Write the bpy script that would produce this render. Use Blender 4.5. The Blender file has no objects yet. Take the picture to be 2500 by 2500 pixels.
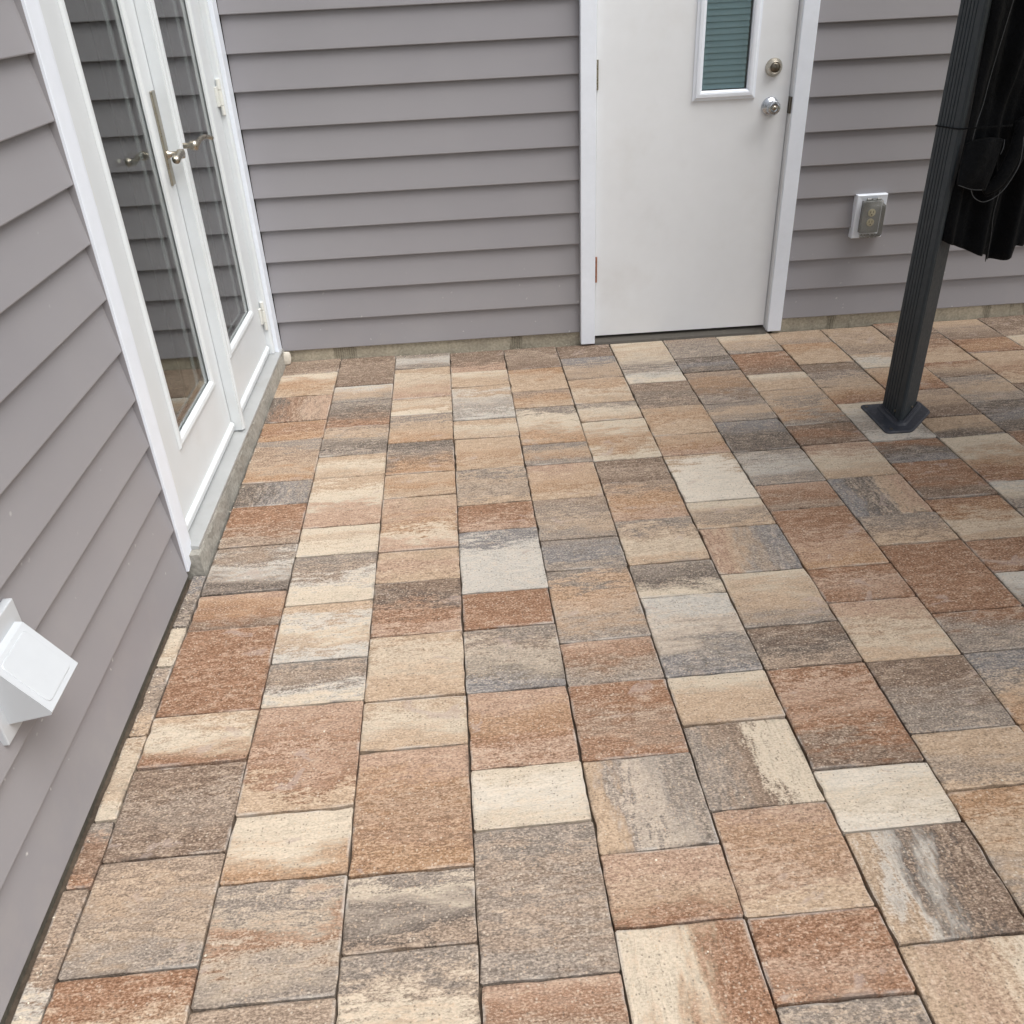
import bpy, bmesh, math, random
from mathutils import Vector, Matrix

random.seed(11)
scene = bpy.context.scene
COL = scene.collection
R = math.radians

# ------------------------------------------------------------------ camera
# metres; X runs along the far wall, Y towards that wall (its siding lips lie on Y=0),
# the siding lips of the left wall lie on X=0, paver tops on Z=0.
YAW, PITCH, ROLL = 0.0414, 0.5516, -0.0504
CAM = Vector((0.8268, -3.6715, 1.4170))
fwd = Vector((math.sin(YAW) * math.cos(PITCH), math.cos(YAW) * math.cos(PITCH), -math.sin(PITCH)))
rgt = Vector((math.cos(YAW), -math.sin(YAW), 0))
upv = rgt.cross(fwd)
r2 = rgt * math.cos(ROLL) + upv * math.sin(ROLL)
u2 = -rgt * math.sin(ROLL) + upv * math.cos(ROLL)
cd = bpy.data.cameras.new('camera')
cam = bpy.data.objects.new('camera', cd)
COL.objects.link(cam)
cd.sensor_fit = 'HORIZONTAL'
cd.sensor_width = 36.0
cd.lens = 36.0 * 2151.0 / 2500.0
cd.clip_start = 0.02
cd.clip_end = 2000
cam.matrix_world = Matrix(((r2.x, u2.x, -fwd.x, CAM.x), (r2.y, u2.y, -fwd.y, CAM.y), (r2.z, u2.z, -fwd.z, CAM.z), (0, 0, 0, 1)))
scene.camera = cam

# ------------------------------------------------------------------ sky, sun, exposure
SUN_DIR = Vector((0.48, -0.36, 1.15)).normalized()          # towards the sun
world = bpy.data.worlds.new('World')
scene.world = world
world.use_nodes = True
wn, wl = world.node_tree.nodes, world.node_tree.links
wn.clear()
sky = wn.new('ShaderNodeTexSky')
sky.sky_type = 'NISHITA'
sky.sun_disc = False
sky.sun_elevation = math.asin(SUN_DIR.z)
sky.sun_rotation = math.atan2(SUN_DIR.x, SUN_DIR.y)
sky.air_density = 1.0
sky.dust_density = 4.0
sky.ozone_density = 1.0
hs = wn.new('ShaderNodeHueSaturation')                      # overcast: the blue is mostly washed out
hs.inputs['Saturation'].default_value = 0.22
bg = wn.new('ShaderNodeBackground')
bg.inputs['Strength'].default_value = 0.115
wo = wn.new('ShaderNodeOutputWorld')
wl.new(sky.outputs[0], hs.inputs['Color'])
wl.new(hs.outputs[0], bg.inputs[0])
wl.new(bg.outputs[0], wo.inputs[0])
sd = bpy.data.lights.new('sun', 'SUN')
sd.energy = 1.5
sd.angle = R(50)
sd.color = (1.0, 0.98, 0.95)
sun = bpy.data.objects.new('sun', sd)
COL.objects.link(sun)
sun.location = (0, -2, 8)
sun.rotation_euler = SUN_DIR.to_track_quat('Z', 'Y').to_euler()

scene.view_settings.view_transform = 'Standard'
scene.view_settings.look = 'None'
scene.view_settings.gamma = 1.0
scene.view_settings.use_curve_mapping = False
scene.view_settings.exposure = 0.80
scene.render.engine = 'CYCLES'
scene.cycles.max_bounces = 7
scene.cycles.diffuse_bounces = 3
scene.cycles.glossy_bounces = 3
scene.cycles.transmission_bounces = 6
scene.cycles.transparent_max_bounces = 16


# ------------------------------------------------------------------ helpers
def lin(c):
    out = []
    for v in c:
        v /= 255.0
        out.append(v / 12.92 if v <= 0.04045 else ((v + 0.055) / 1.055) ** 2.4)
    return out


def new_mat(name):
    m = bpy.data.materials.new(name)
    m.use_nodes = True
    n, l = m.node_tree.nodes, m.node_tree.links
    n.clear()
    out = n.new('ShaderNodeOutputMaterial')
    p = n.new('ShaderNodeBsdfPrincipled')
    l.new(p.outputs[0], out.inputs[0])
    return m, n, l, p, out


class NT:
    """small wrapper that wires nodes"""
    def __init__(s, n, l):
        s.n, s.l = n, l

    def put(s, sock, v):
        if v is None:
            return
        if hasattr(v, 'is_output') or isinstance(v, bpy.types.NodeSocket):
            s.l.new(v, sock)
        else:
            if sock.type == 'RGBA' and len(v) == 3:
                v = (*v, 1)
            sock.default_value = v

    def math(s, op, a, b=0.0, c=None, clamp=False):
        x = s.n.new('ShaderNodeMath')
        x.operation = op
        x.use_clamp = clamp
        s.put(x.inputs[0], a)
        s.put(x.inputs[1], b)
        if c is not None:
            s.put(x.inputs[2], c)
        return x.outputs[0]

    def vmath(s, op, a, b=(0, 0, 0)):
        x = s.n.new('ShaderNodeVectorMath')
        x.operation = op
        s.put(x.inputs[0], a)
        s.put(x.inputs[1], b)
        return x.outputs[1] if op == 'DOT_PRODUCT' else x.outputs[0]

    def mix(s, f, a, b, mode='MIX'):
        x = s.n.new('ShaderNodeMix')
        x.data_type = 'RGBA'
        x.blend_type = mode
        s.put(x.inputs[0], f)
        s.put(x.inputs[6], a)
        s.put(x.inputs[7], b)
        return x.outputs[2]

    def noise(s, vec, scale, detail=3.0, rough=0.55, dist=0.0):
        x = s.n.new('ShaderNodeTexNoise')
        s.put(x.inputs['Vector'], vec)
        x.inputs['Scale'].default_value = scale
        x.inputs['Detail'].default_value = detail
        x.inputs['Roughness'].default_value = rough
        x.inputs['Distortion'].default_value = dist
        return x.outputs[0]

    def rng(s, v, a, b, c=0.0, d=1.0, kind='LINEAR'):
        x = s.n.new('ShaderNodeMapRange')
        x.interpolation_type = kind
        s.put(x.inputs[0], v)
        x.inputs[1].default_value = a
        x.inputs[2].default_value = b
        x.inputs[3].default_value = c
        x.inputs[4].default_value = d
        return x.outputs[0]

    def attr(s, name, kind='OBJECT'):
        x = s.n.new('ShaderNodeAttribute')
        x.attribute_type = kind
        x.attribute_name = name
        return x

    def sep(s, v):
        x = s.n.new('ShaderNodeSeparateXYZ')
        s.put(x.inputs[0], v)
        return x.outputs

    def bump(s, h, strength, dist):
        x = s.n.new('ShaderNodeBump')
        x.inputs['Strength'].default_value = strength
        x.inputs['Distance'].default_value = dist
        s.put(x.inputs['Height'], h)
        return x.outputs[0]

    def voro(s, vec, scale):
        x = s.n.new('ShaderNodeTexVoronoi')
        s.put(x.inputs['Vector'], vec)
        x.inputs['Scale'].default_value = scale
        return x


def simple_mat(name, rgb, rough=0.5, metal=0.0, var=0.06, nscale=6.0, bump=0.0, bscale=60.0, spec=0.5, dirt=None):
    """plain surface with a little uneven tone, gloss and relief"""
    m, n, l, p, out = new_mat(name)
    t = NT(n, l)
    obj = n.new('ShaderNodeTexCoord').outputs['Object']
    a = t.noise(obj, nscale, 4)
    b = t.noise(obj, nscale * 9, 2)
    k = t.math('ADD', t.rng(a, 0.3, 0.7, 1 - var, 1 + var), t.rng(b, 0.3, 0.7, -var * .4, var * .4))
    c = t.vmath('MULTIPLY', (*rgb,), k)
    if dirt:
        d = t.noise(obj, dirt[1], 5, 0.65)
        c = t.mix(t.rng(d, 0.55, 0.78, 0, dirt[2]), c, dirt[0])
    l.new(c, p.inputs['Base Color'])
    l.new(t.rng(b, 0.3, 0.7, max(0.02, rough - .06), min(1, rough + .06)), p.inputs['Roughness'])
    p.inputs['Metallic'].default_value = metal
    p.inputs['Specular IOR Level'].default_value = spec
    if bump:
        l.new(t.bump(t.noise(obj, bscale, 4), bump, 0.004), p.inputs['Normal'])
    return m


def link(name, mesh, mat, parent=None):
    o = bpy.data.objects.new(name, mesh)
    COL.objects.link(o)
    if mat is not None and not mesh.materials:
        mesh.materials.append(mat)
    if parent is not None:
        o.parent = parent
    return o


def bm_obj(name, bm, mat, parent=None, smooth=False):
    bmesh.ops.recalc_face_normals(bm, faces=bm.faces)
    me = bpy.data.meshes.new(name)
    bm.to_mesh(me)
    bm.free()
    if smooth:
        for p in me.polygons:
            p.use_smooth = True
    return link(name, me, mat, parent)


def empty(name, loc=(0, 0, 0), parent=None):
    o = bpy.data.objects.new(name, None)
    COL.objects.link(o)
    o.empty_display_size = 0.05
    if parent is not None:
        o.parent = parent
    o.location = loc
    return o


def add_box(bm, x0, x1, y0, y1, z0, z1, bev=0.0, seg=2):
    vs = [bm.verts.new((x, y, z)) for x in (x0, x1) for y in (y0, y1) for z in (z0, z1)]
    f = [(0, 1, 3, 2), (4, 6, 7, 5), (0, 4, 5, 1), (2, 3, 7, 6), (0, 2, 6, 4), (1, 5, 7, 3)]
    fs = [bm.faces.new([vs[i] for i in q]) for q in f]
    if bev > 0:
        es = list({e for q in fs for e in q.edges})
        bmesh.ops.bevel(bm, geom=es, offset=bev, segments=seg, affect='EDGES', profile=0.5)


def box_obj(name, x0, x1, y0, y1, z0, z1, mat, parent=None, bev=0.0):
    bm = bmesh.new()
    add_box(bm, x0, x1, y0, y1, z0, z1, bev)
    return bm_obj(name, bm, mat, parent)


def add_prism(bm, pts, ax, a0, a1):
    """extrude a closed 2D outline along axis ax; pts are (first, second) of the other two axes"""
    def mk(p, a):
        v = list(p)
        v.insert(ax, a)
        return bm.verts.new(v)
    A = [mk(p, a0) for p in pts]
    B = [mk(p, a1) for p in pts]
    n = len(pts)
    bm.faces.new(A)
    bm.faces.new(B[::-1])
    for i in range(n):
        bm.faces.new([A[i], B[i], B[(i + 1) % n], A[(i + 1) % n]])


def add_lathe(bm, prof, org, axis, seg=28):
    """revolve (radius, height) profile about an axis through org"""
    axis = Vector(axis).normalized()
    q = axis.to_track_quat('Z', 'Y')
    org = Vector(org)
    rings = []
    for r, h in prof:
        if r < 1e-6:
            rings.append([bm.verts.new(org + q @ Vector((0, 0, h)))])
        else:
            rings.append([bm.verts.new(org + q @ Vector((r * math.cos(2 * math.pi * i / seg), r * math.sin(2 * math.pi * i / seg), h))) for i in range(seg)])
    for a, b in zip(rings, rings[1:]):
        for i in range(seg):
            j = (i + 1) % seg
            if len(a) == 1 and len(b) == 1:
                continue
            if len(a) == 1:
                bm.faces.new([a[0], b[i], b[j]])
            elif len(b) == 1:
                bm.faces.new([a[i], a[j], b[0]])
            else:
                bm.faces.new([a[i], a[j], b[j], b[i]])


def add_tube(bm, pts, rad, seg=8):
    pts = [Vector(p) for p in pts]
    rings = []
    n = len(pts)
    ref = None
    for i, p in enumerate(pts):
        d = (pts[min(i + 1, n - 1)] - pts[max(i - 1, 0)]).normalized()
        if ref is None:
            ref = Vector((0, 0, 1)) if abs(d.z) < 0.9 else Vector((1, 0, 0))
        a = d.cross(ref).normalized()
        b = d.cross(a).normalized()
        ref = -b if False else ref
        r = rad[i] if isinstance(rad, (list, tuple)) else rad
        rings.append([bm.verts.new(p + a * r * math.cos(2 * math.pi * k / seg) + b * r * math.sin(2 * math.pi * k / seg)) for k in range(seg)])
    for A, B in zip(rings, rings[1:]):
        for k in range(seg):
            bm.faces.new([A[k], A[(k + 1) % seg], B[(k + 1) % seg], B[k]])
    bm.faces.new(rings[0][::-1])
    bm.faces.new(rings[-1])


def smooth_path(pts, n=8):
    """Catmull-Rom through points"""
    P = [Vector(p) for p in pts]
    P = [P[0]] + P + [P[-1]]
    out = []
    for i in range(1, len(P) - 2):
        for k in range(n):
            t = k / n
            a, b, c, d = P[i - 1], P[i], P[i + 1], P[i + 2]
            out.append(0.5 * ((2 * b) + (c - a) * t + (2 * a - 5 * b + 4 * c - d) * t * t + (3 * b - a - 3 * c + d) * t ** 3))
    out.append(P[-2])
    return out


def tag(o, label=None, cat=None, group=None, kind=None):
    if label:
        o['label'] = label
    if cat:
        o['category'] = cat
    if group:
        o['group'] = group
    if kind:
        o['kind'] = kind
    return o


# ------------------------------------------------------------------ materials
def siding_mat():
    m, n, l, p, out = new_mat('vinyl_siding')
    t = NT(n, l)
    obj = n.new('ShaderNodeTexCoord').outputs['Object']
    geo = n.new('ShaderNodeNewGeometry').outputs['Position']
    a = t.noise(geo, 1.3, 3)
    mp = t.vmath('MULTIPLY', obj, (2.5, 2.5, 60.0))
    g = t.noise(mp, 3.0, 4, 0.6, 0.6)                    # embossed wood grain
    base = t.mix(t.rng(a, 0.3, 0.7), lin((140, 138, 142)), lin((147, 145, 148)))
    # dried splash specks and dust
    vo = t.voro(t.vmath('ADD', geo, t.vmath('MULTIPLY', t.noise(geo, 40, 2), (0.02, 0.02, 0.02))), 28)
    rnd = t.sep(vo.outputs['Color'])[0]
    low = t.math('ADD', t.math('MULTIPLY', t.rng(t.sep(geo)[2], 0.05, 0.40, 1.0, 0.0), 0.6), t.rng(t.sep(geo)[1], -2.9, -1.6, 0.75, 0.03))
    sp = t.math('MULTIPLY', t.math('GREATER_THAN', rnd, 0.62), t.rng(vo.outputs['Distance'], 0.05, 0.12, 1, 0))
    sp = t.math('MULTIPLY', sp, low)
    dust = t.math('MULTIPLY', t.rng(t.noise(geo, 7, 5, 0.7), 0.5, 0.75, 0, 0.16), low)
    base = t.mix(dust, base, lin((176, 168, 160)))
    base = t.mix(t.math('MULTIPLY', sp, 0.7), base, lin((222, 220, 218)))
    l.new(base, p.inputs['Base Color'])
    p.inputs['Roughness'].default_value = 0.42
    p.inputs['Specular IOR Level'].default_value = 0.45
    l.new(t.bump(g, 0.10, 0.002), p.inputs['Normal'])
    return m


def paver_mat(stuff=False):
    m, n, l, p, out = new_mat('blended_concrete_paver_far' if stuff else 'blended_concrete_paver')
    t = NT(n, l)
    tc = n.new('ShaderNodeTexCoord')
    if stuff:
        P = n.new('ShaderNodeNewGeometry').outputs['Position']
        col = t.attr('paver_tone', 'GEOMETRY').outputs['Color']
        stretch = (6.0, 20.0, 1.0)
    else:
        rnd = n.new('ShaderNodeObjectInfo').outputs['Random']
        P = t.vmath('ADD', tc.outputs['Object'], t.vmath('MULTIPLY', rnd, (37.1, 17.7, 5.3)))
        gx, gy, gz = t.sep(tc.outputs['Generated'])[0:3]
        lat = t.attr('lateral').outputs['Fac']
        stretch = t.mix(lat, (6.0, 20.0, 1.0), (20.0, 6.0, 1.0))
    Q = t.vmath('MULTIPLY', P, stretch)
    broad = t.noise(Q, 1.0, 4, 0.6, 0.3)                  # long drifts of pigment
    mid = t.noise(Q, 4.2, 4, 0.68, 0.5)                   # cleft, layered relief
    grain = t.noise(t.vmath('MULTIPLY', P, (0.75, 1.25, 1.0)), 235.0, 2, 0.65)
    blot = t.noise(t.vmath('MULTIPLY', P, (9.0, 14.0, 1.0)), 1.0, 3, 0.6, 0.6)
    if not stuff:
        tt = t.math('ADD', t.math('MULTIPLY', t.math('SUBTRACT', 1.0, gy), t.math('SUBTRACT', 1.0, lat)), t.math('MULTIPLY', gx, lat))
        tt = t.math('ADD', tt, t.rng(broad, 0.25, 0.75, -0.32, 0.32))
        tt = t.math('ADD', tt, t.rng(mid, 0.25, 0.75, -0.20, 0.20))
        tt = t.math('ADD', tt, t.rng(grain, 0.3, 0.7, -0.07, 0.07))
        s5 = t.math('SUBTRACT', t.math('MULTIPLY', tt, 5.0), 0.5)
        col = t.attr('tone_a').outputs['Color']
        for i, nm in enumerate(('tone_b', 'tone_c', 'tone_d', 'tone_e')):
            col = t.mix(t.rng(s5, i - 0.25, i + 1.25, 0, 1, 'SMOOTHSTEP'), col, t.attr(nm).outputs['Color'])
    col = t.vmath('MULTIPLY', col, t.rng(mid, 0.25, 0.75, 0.80, 1.20))
    # pale mottling and rubbed smooth spots
    mot = t.math('MULTIPLY', t.rng(mid, 0.48, 0.66, 0, 1), t.rng(blot, 0.35, 0.62, 0.12, 0.55))
    col = t.mix(mot, col, lin((212, 192, 168)))
    worn = t.rng(blot, 0.655, 0.70, 0, 0.5)
    col = t.mix(worn, col, lin((190, 172, 160)))
    # sand grains; pale faces are smoother
    lum = t.rng(t.vmath('DOT_PRODUCT', col, (0.3, 0.5, 0.2)), 0.25, 0.65, 1.0, 0.38)
    amp = t.math('MULTIPLY', lum, t.rng(worn, 0.0, 0.5, 1.0, 0.45))
    k2 = t.math('ADD', 1.0, t.math('MULTIPLY', amp, t.rng(grain, 0.30, 0.70, -0.55, 0.46)))
    col = t.vmath('MULTIPLY', col, k2)
    chalk = t.math('MULTIPLY', t.rng(grain, 0.52, 0.66, 0, 1), t.rng(broad, 0.3, 0.65, 0.16, 0.42))
    col = t.mix(chalk, col, lin((214, 198, 178)))
    vo = t.voro(P, 175.0)                                 # aggregate in the face
    rc = t.sep(vo.outputs['Color'])
    peb = t.math('MULTIPLY', t.math('GREATER_THAN', rc[0], 0.80), t.rng(vo.outputs['Distance'], 0.22, 0.46, 1, 0))
    col = t.mix(t.math('MULTIPLY', peb, 0.55), col, t.mix(rc[1], lin((238, 226, 206)), lin((214, 182, 148))))
    pit = t.math('MULTIPLY', t.math('LESS_THAN', rc[0], 0.13), t.rng(vo.outputs['Distance'], 0.2, 0.42, 1, 0))
    col = t.mix(t.math('MULTIPLY', pit, 0.55), col, lin((88, 78, 70)))
    if not stuff:
        sx = t.attr('size_x').outputs['Fac']
        sy = t.attr('size_y').outputs['Fac']
        ex = t.math('MULTIPLY', t.math('MINIMUM', gx, t.math('SUBTRACT', 1.0, gx)), sx)
        ey = t.math('MULTIPLY', t.math('MINIMUM', gy, t.math('SUBTRACT', 1.0, gy)), sy)
        e = t.math('MINIMUM', ex, ey)
        dep = t.math('MULTIPLY', t.rng(e, 0.002, 0.007, 1, 0), t.rng(broad, 0.5, 0.66, 0, 0.6))
        col = t.mix(dep, col, lin((204, 198, 188)))       # joint sand left on the arris
        drt = t.math('MULTIPLY', t.rng(e, 0.001, 0.009, 1, 0), t.rng(broad, 0.5, 0.36, 0, 0.5))
        col = t.mix(drt, col, lin((92, 82, 74)))          # and grime
    l.new(t.vmath('MULTIPLY', col, (0.73, 0.73, 0.75)), p.inputs['Base Color'])
    p.inputs['Roughness'].default_value = 0.88
    p.inputs['Specular IOR Level'].default_value = 0.3
    h = t.math('ADD', mid, t.math('MULTIPLY', grain, 0.20))
    l.new(t.bump(h, 0.75, 0.005), p.inputs['Normal'])
    return m


def concrete_mat(name, rgb, lath=False):
    m, n, l, p, out = new_mat(name)
    t = NT(n, l)
    P = n.new('ShaderNodeNewGeometry').outputs['Position']
    a = t.noise(P, 6, 5, 0.65)
    b = t.noise(P, 90, 3, 0.6)
    c = t.mix(t.rng(a, 0.3, 0.7), [v * 0.72 for v in rgb], [v * 1.2 for v in rgb])
    c = t.vmath('MULTIPLY', c, t.rng(b, 0.3, 0.7, 0.78, 1.2))
    h = t.math('ADD', t.math('MULTIPLY', a, 1.0), t.math('MULTIPLY', b, 0.5))
    if lath:
        vo = t.voro(t.vmath('MULTIPLY', P, (1.0, 1.0, 1.5)), 105)
        vo.feature = 'DISTANCE_TO_EDGE'
        vo.inputs['Randomness'].default_value = 0.25
        mask = t.rng(t.noise(t.vmath('MULTIPLY', P, (1, 1, 0.3)), 5.5, 2), 0.56, 0.60)
        e = t.math('MULTIPLY', t.rng(vo.outputs['Distance'], 0.1, 0.25, 1, 0), mask)
        c = t.mix(t.math('MULTIPLY', e, 0.55), c, lin((176, 168, 146)))
        c = t.mix(t.math('MULTIPLY', t.math('SUBTRACT', mask, e, clamp=True), 0.5), c, lin((70, 62, 52)))
        h = t.math('ADD', h, t.math('MULTIPLY', e, 1.4))
    l.new(c, p.inputs['Base Color'])
    p.inputs['Roughness'].default_value = 0.95
    l.new(t.bump(h, 0.8, 0.006), p.inputs['Normal'])
    return m


def glass_mat(name, tint=(1, 1, 1)):
    m, n, l, p, out = new_mat(name)
    p.inputs['Base Color'].default_value = (*tint, 1)
    p.inputs['Roughness'].default_value = 0.0
    p.inputs['Transmission Weight'].default_value = 1.0
    p.inputs['IOR'].default_value = 1.5
    return m


def smoky_mat(name):
    """thin clear plastic shell, yellowed"""
    m, n, l, p, out = new_mat(name)
    tr = n.new('ShaderNodeBsdfTransparent')
    tr.inputs[0].default_value = (0.90, 0.90, 0.89, 1)
    p.inputs['Base Color'].default_value = (0.42, 0.42, 0.40, 1)
    p.inputs['Roughness'].default_value = 0.22
    fr = n.new('ShaderNodeFresnel')
    fr.inputs[0].default_value = 1.5
    ad = n.new('ShaderNodeMath')
    ad.operation = 'ADD'
    ad.use_clamp = True
    l.new(fr.outputs[0], ad.inputs[0])
    ad.inputs[1].default_value = 0.12
    mx = n.new('ShaderNodeMixShader')
    l.new(ad.outputs[0], mx.inputs[0])
    l.new(tr.outputs[0], mx.inputs[1])
    l.new(p.outputs[0], mx.inputs[2])
    l.new(mx.outputs[0], out.inputs[0])
    return m


def lite_mat():
    """thin tinted window glass"""
    m, n, l, p, out = new_mat('tinted_lite_glass')
    tr = n.new('ShaderNodeBsdfTransparent')
    tr.inputs[0].default_value = (0.96, 0.985, 0.99, 1)
    gl = n.new('ShaderNodeBsdfGlossy')
    gl.inputs['Roughness'].default_value = 0.01
    fr = n.new('ShaderNodeFresnel')
    fr.inputs[0].default_value = 1.5
    mx = n.new('ShaderNodeMixShader')
    l.new(fr.outputs[0], mx.inputs[0])
    l.new(tr.outputs[0], mx.inputs[1])
    l.new(gl.outputs[0], mx.inputs[2])
    l.new(mx.outputs[0], out.inputs[0])
    n.remove(p)
    return m


def fabric_mat():
    m, n, l, p, out = new_mat('black_curtain_fabric')
    t = NT(n, l)
    obj = n.new('ShaderNodeTexCoord').outputs['Object']
    a = t.noise(obj, 9, 5, 0.65)
    c = t.mix(t.rng(a, 0.3, 0.75), (0.0025, 0.003, 0.0035), (0.008, 0.009, 0.011))
    l.new(c, p.inputs['Base Color'])
    p.inputs['Roughness'].default_value = 0.95
    p.inputs['Sheen Weight'].default_value = 0.03
    p.inputs['Specular IOR Level'].default_value = 0.12
    w = t.noise(t.vmath('MULTIPLY', obj, (1, 1, 1)), 260, 2)
    h = t.math('ADD', t.math('MULTIPLY', a, 3.0), t.math('MULTIPLY', w, 0.3))
    l.new(t.bump(h, 1.0, 0.008), p.inputs['Normal'])
    return m


MS = siding_mat()
M_TRIM = simple_mat('white_trim_vinyl', lin((230, 236, 245)), 0.38, var=0.03, dirt=(lin((170, 166, 156)), 3.0, 0.18))
M_DOOR = simple_mat('off_white_door_paint', lin((225, 228, 231)), 0.42, var=0.025, nscale=2.0, dirt=(lin((184, 178, 166)), 2.2, 0.2))
M_FDOOR = simple_mat('white_french_door_paint', lin((213, 218, 221)), 0.36, var=0.03, nscale=3.0, dirt=(lin((176, 172, 160)), 4.0, 0.2))
M_HINGEW = simple_mat('painted_hinge', lin((216, 217, 212)), 0.4, dirt=(lin((150, 140, 118)), 30.0, 0.3))
M_CONC = concrete_mat('foundation_concrete', lin((176, 168, 150)), True)
M_STEP = concrete_mat('doorstep_concrete', lin((152, 149, 141)))
M_SILL = simple_mat('mill_aluminium_sill', lin((176, 178, 178)), 0.45, metal=0.25, dirt=(lin((140, 136, 124)), 8.0, 0.35))
M_DARK = simple_mat('painted_gap_shade', (0.012, 0.011, 0.010), 0.9)  # near-black colour stands in for shade behind the boards
M_THRESH = simple_mat('bronze_threshold', lin((84, 80, 74)), 0.5, metal=0.3, dirt=(lin((120, 112, 100)), 25.0, 0.5))
M_NICKEL = simple_mat('satin_nickel', lin((176, 170, 158)), 0.3, metal=1.0, var=0.05, nscale=30)
M_CHROME = simple_mat('brushed_chrome', lin((190, 194, 200)), 0.28, metal=1.0, var=0.05, nscale=30)
M_BRONZE = simple_mat('aged_nickel_plate', lin((176, 170, 158)), 0.32, metal=1.0, var=0.12, nscale=25, dirt=(lin((112, 86, 62)), 14.0, 0.6))
M_KEY = simple_mat('dark_keyway', lin((112, 106, 96)), 0.35, metal=0.9)
M_RUST = simple_mat('rusty_hinge', lin((150, 100, 76)), 0.6, metal=0.4, var=0.25, nscale=60, dirt=(lin((190, 186, 176)), 40.0, 0.8))
M_POST = simple_mat('charcoal_powder_coat', lin((44, 51, 56)), 0.6, spec=0.35, var=0.07, nscale=8, bump=0.06, bscale=400, dirt=(lin((98, 98, 94)), 14.0, 0.15))
M_BASE = simple_mat('black_plastic_base', lin((40, 44, 54)), 0.5, var=0.15, nscale=30, bump=0.15, bscale=150, dirt=(lin((104, 104, 108)), 38.0, 0.5))
M_FAB = fabric_mat()
M_ZIP = simple_mat('grey_zip_tape', lin((66, 69, 72)), 0.6, var=0.3, nscale=120)
def canopy_mat():
    m, n, l, p, out = new_mat('translucent_canopy')
    p.inputs['Base Color'].default_value = (*lin((190, 184, 174)), 1)
    p.inputs['Roughness'].default_value = 0.9
    tr = n.new('ShaderNodeBsdfTranslucent')
    tr.inputs[0].default_value = (*lin((205, 198, 186)), 1)
    mx = n.new('ShaderNodeMixShader')
    mx.inputs[0].default_value = 0.6  # translucency set so the unseen roof casts a lighter shade
    l.new(p.outputs[0], mx.inputs[1])
    l.new(tr.outputs[0], mx.inputs[2])
    l.new(mx.outputs[0], out.inputs[0])
    return m


M_CANOPY = canopy_mat()
M_GLASS = glass_mat('clear_glass', (0.93, 0.97, 0.95))
M_TEAL = simple_mat('blind_slat_teal', lin((196, 226, 236)), 0.45, var=0.05)
M_VENT = simple_mat('white_vent_plastic', lin((190, 194, 198)), 0.35, var=0.02)
M_SMOKE = smoky_mat('yellowed_clear_plastic')
M_OUTGREY = simple_mat('grey_outlet_plate', lin((150, 151, 149)), 0.5)
M_IVORY = simple_mat('ivory_socket', lin((206, 198, 168)), 0.45)
M_STONE = simple_mat('off_white_plug', lin((206, 200, 188)), 0.7, var=0.08, nscale=40, bump=0.5, bscale=90, dirt=(lin((150, 138, 120)), 45.0, 0.45))
M_ROOM = simple_mat('dim_room', lin((88, 82, 76)), 0.9)
M_SHEER = simple_mat('sheer_drape', lin((205, 205, 198)), 0.9)
M_SAND = concrete_mat('joint_sand', lin((96, 84, 72)))
M_GROUND = concrete_mat('earth_and_lawn', lin((92, 98, 70)))
MP = paver_mat()
MPS = paver_mat(True)

# ------------------------------------------------------------------ ground
bm = bmesh.new()
bmesh.ops.create_grid(bm, x_segments=2, y_segments=2, size=400)
for v in bm.verts:
    v.co.z = -0.14
tag(bm_obj('ground', bm, M_GROUND), kind='structure')

# ------------------------------------------------------------------ patio of pavers
patio = box_obj('patio', -0.02, 5.6, -6.4, 0.03, -0.13, -0.0150, M_SAND)
tag(patio, 'patio of blended tan, rust and grey concrete pavers', kind='structure')

W = 0.23534
TH = 0.0099
A0 = 0.0326
PAL = {
    'V': (240, 231, 213),
    'C': (226, 212, 188), 'W': (211, 207, 196), 'T': (200, 174, 145), 'P': (190, 158, 134), 'O': (184, 145, 109),
    'R': (156, 113, 84), 'B': (130, 109, 93), 'G': (152, 142, 131), 'D': (104, 97, 91), 'N': (138, 138, 138), 'K': (164, 144, 125)}
PALL = {k: [0.86 * a + 0.14 * b for a, b in zip(lin(v), lin((180, 153, 127)))] for k, v in PAL.items()}
UNIT = {'S': 0.654 * W, 'M': 0.981 * W, 'L': 1.305 * W}
# joints between columns, measured in widths
JREL = {1: 0.997, 2: 2.010, 3: 3.011, 4: 4.009, 5: 4.985, 6: 5.981, 7: 6.989, 8: 7.989, 9: 9.005, 10: 10.0, 11: 11.02, 12: 12.02, 13: 13.05}
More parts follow.
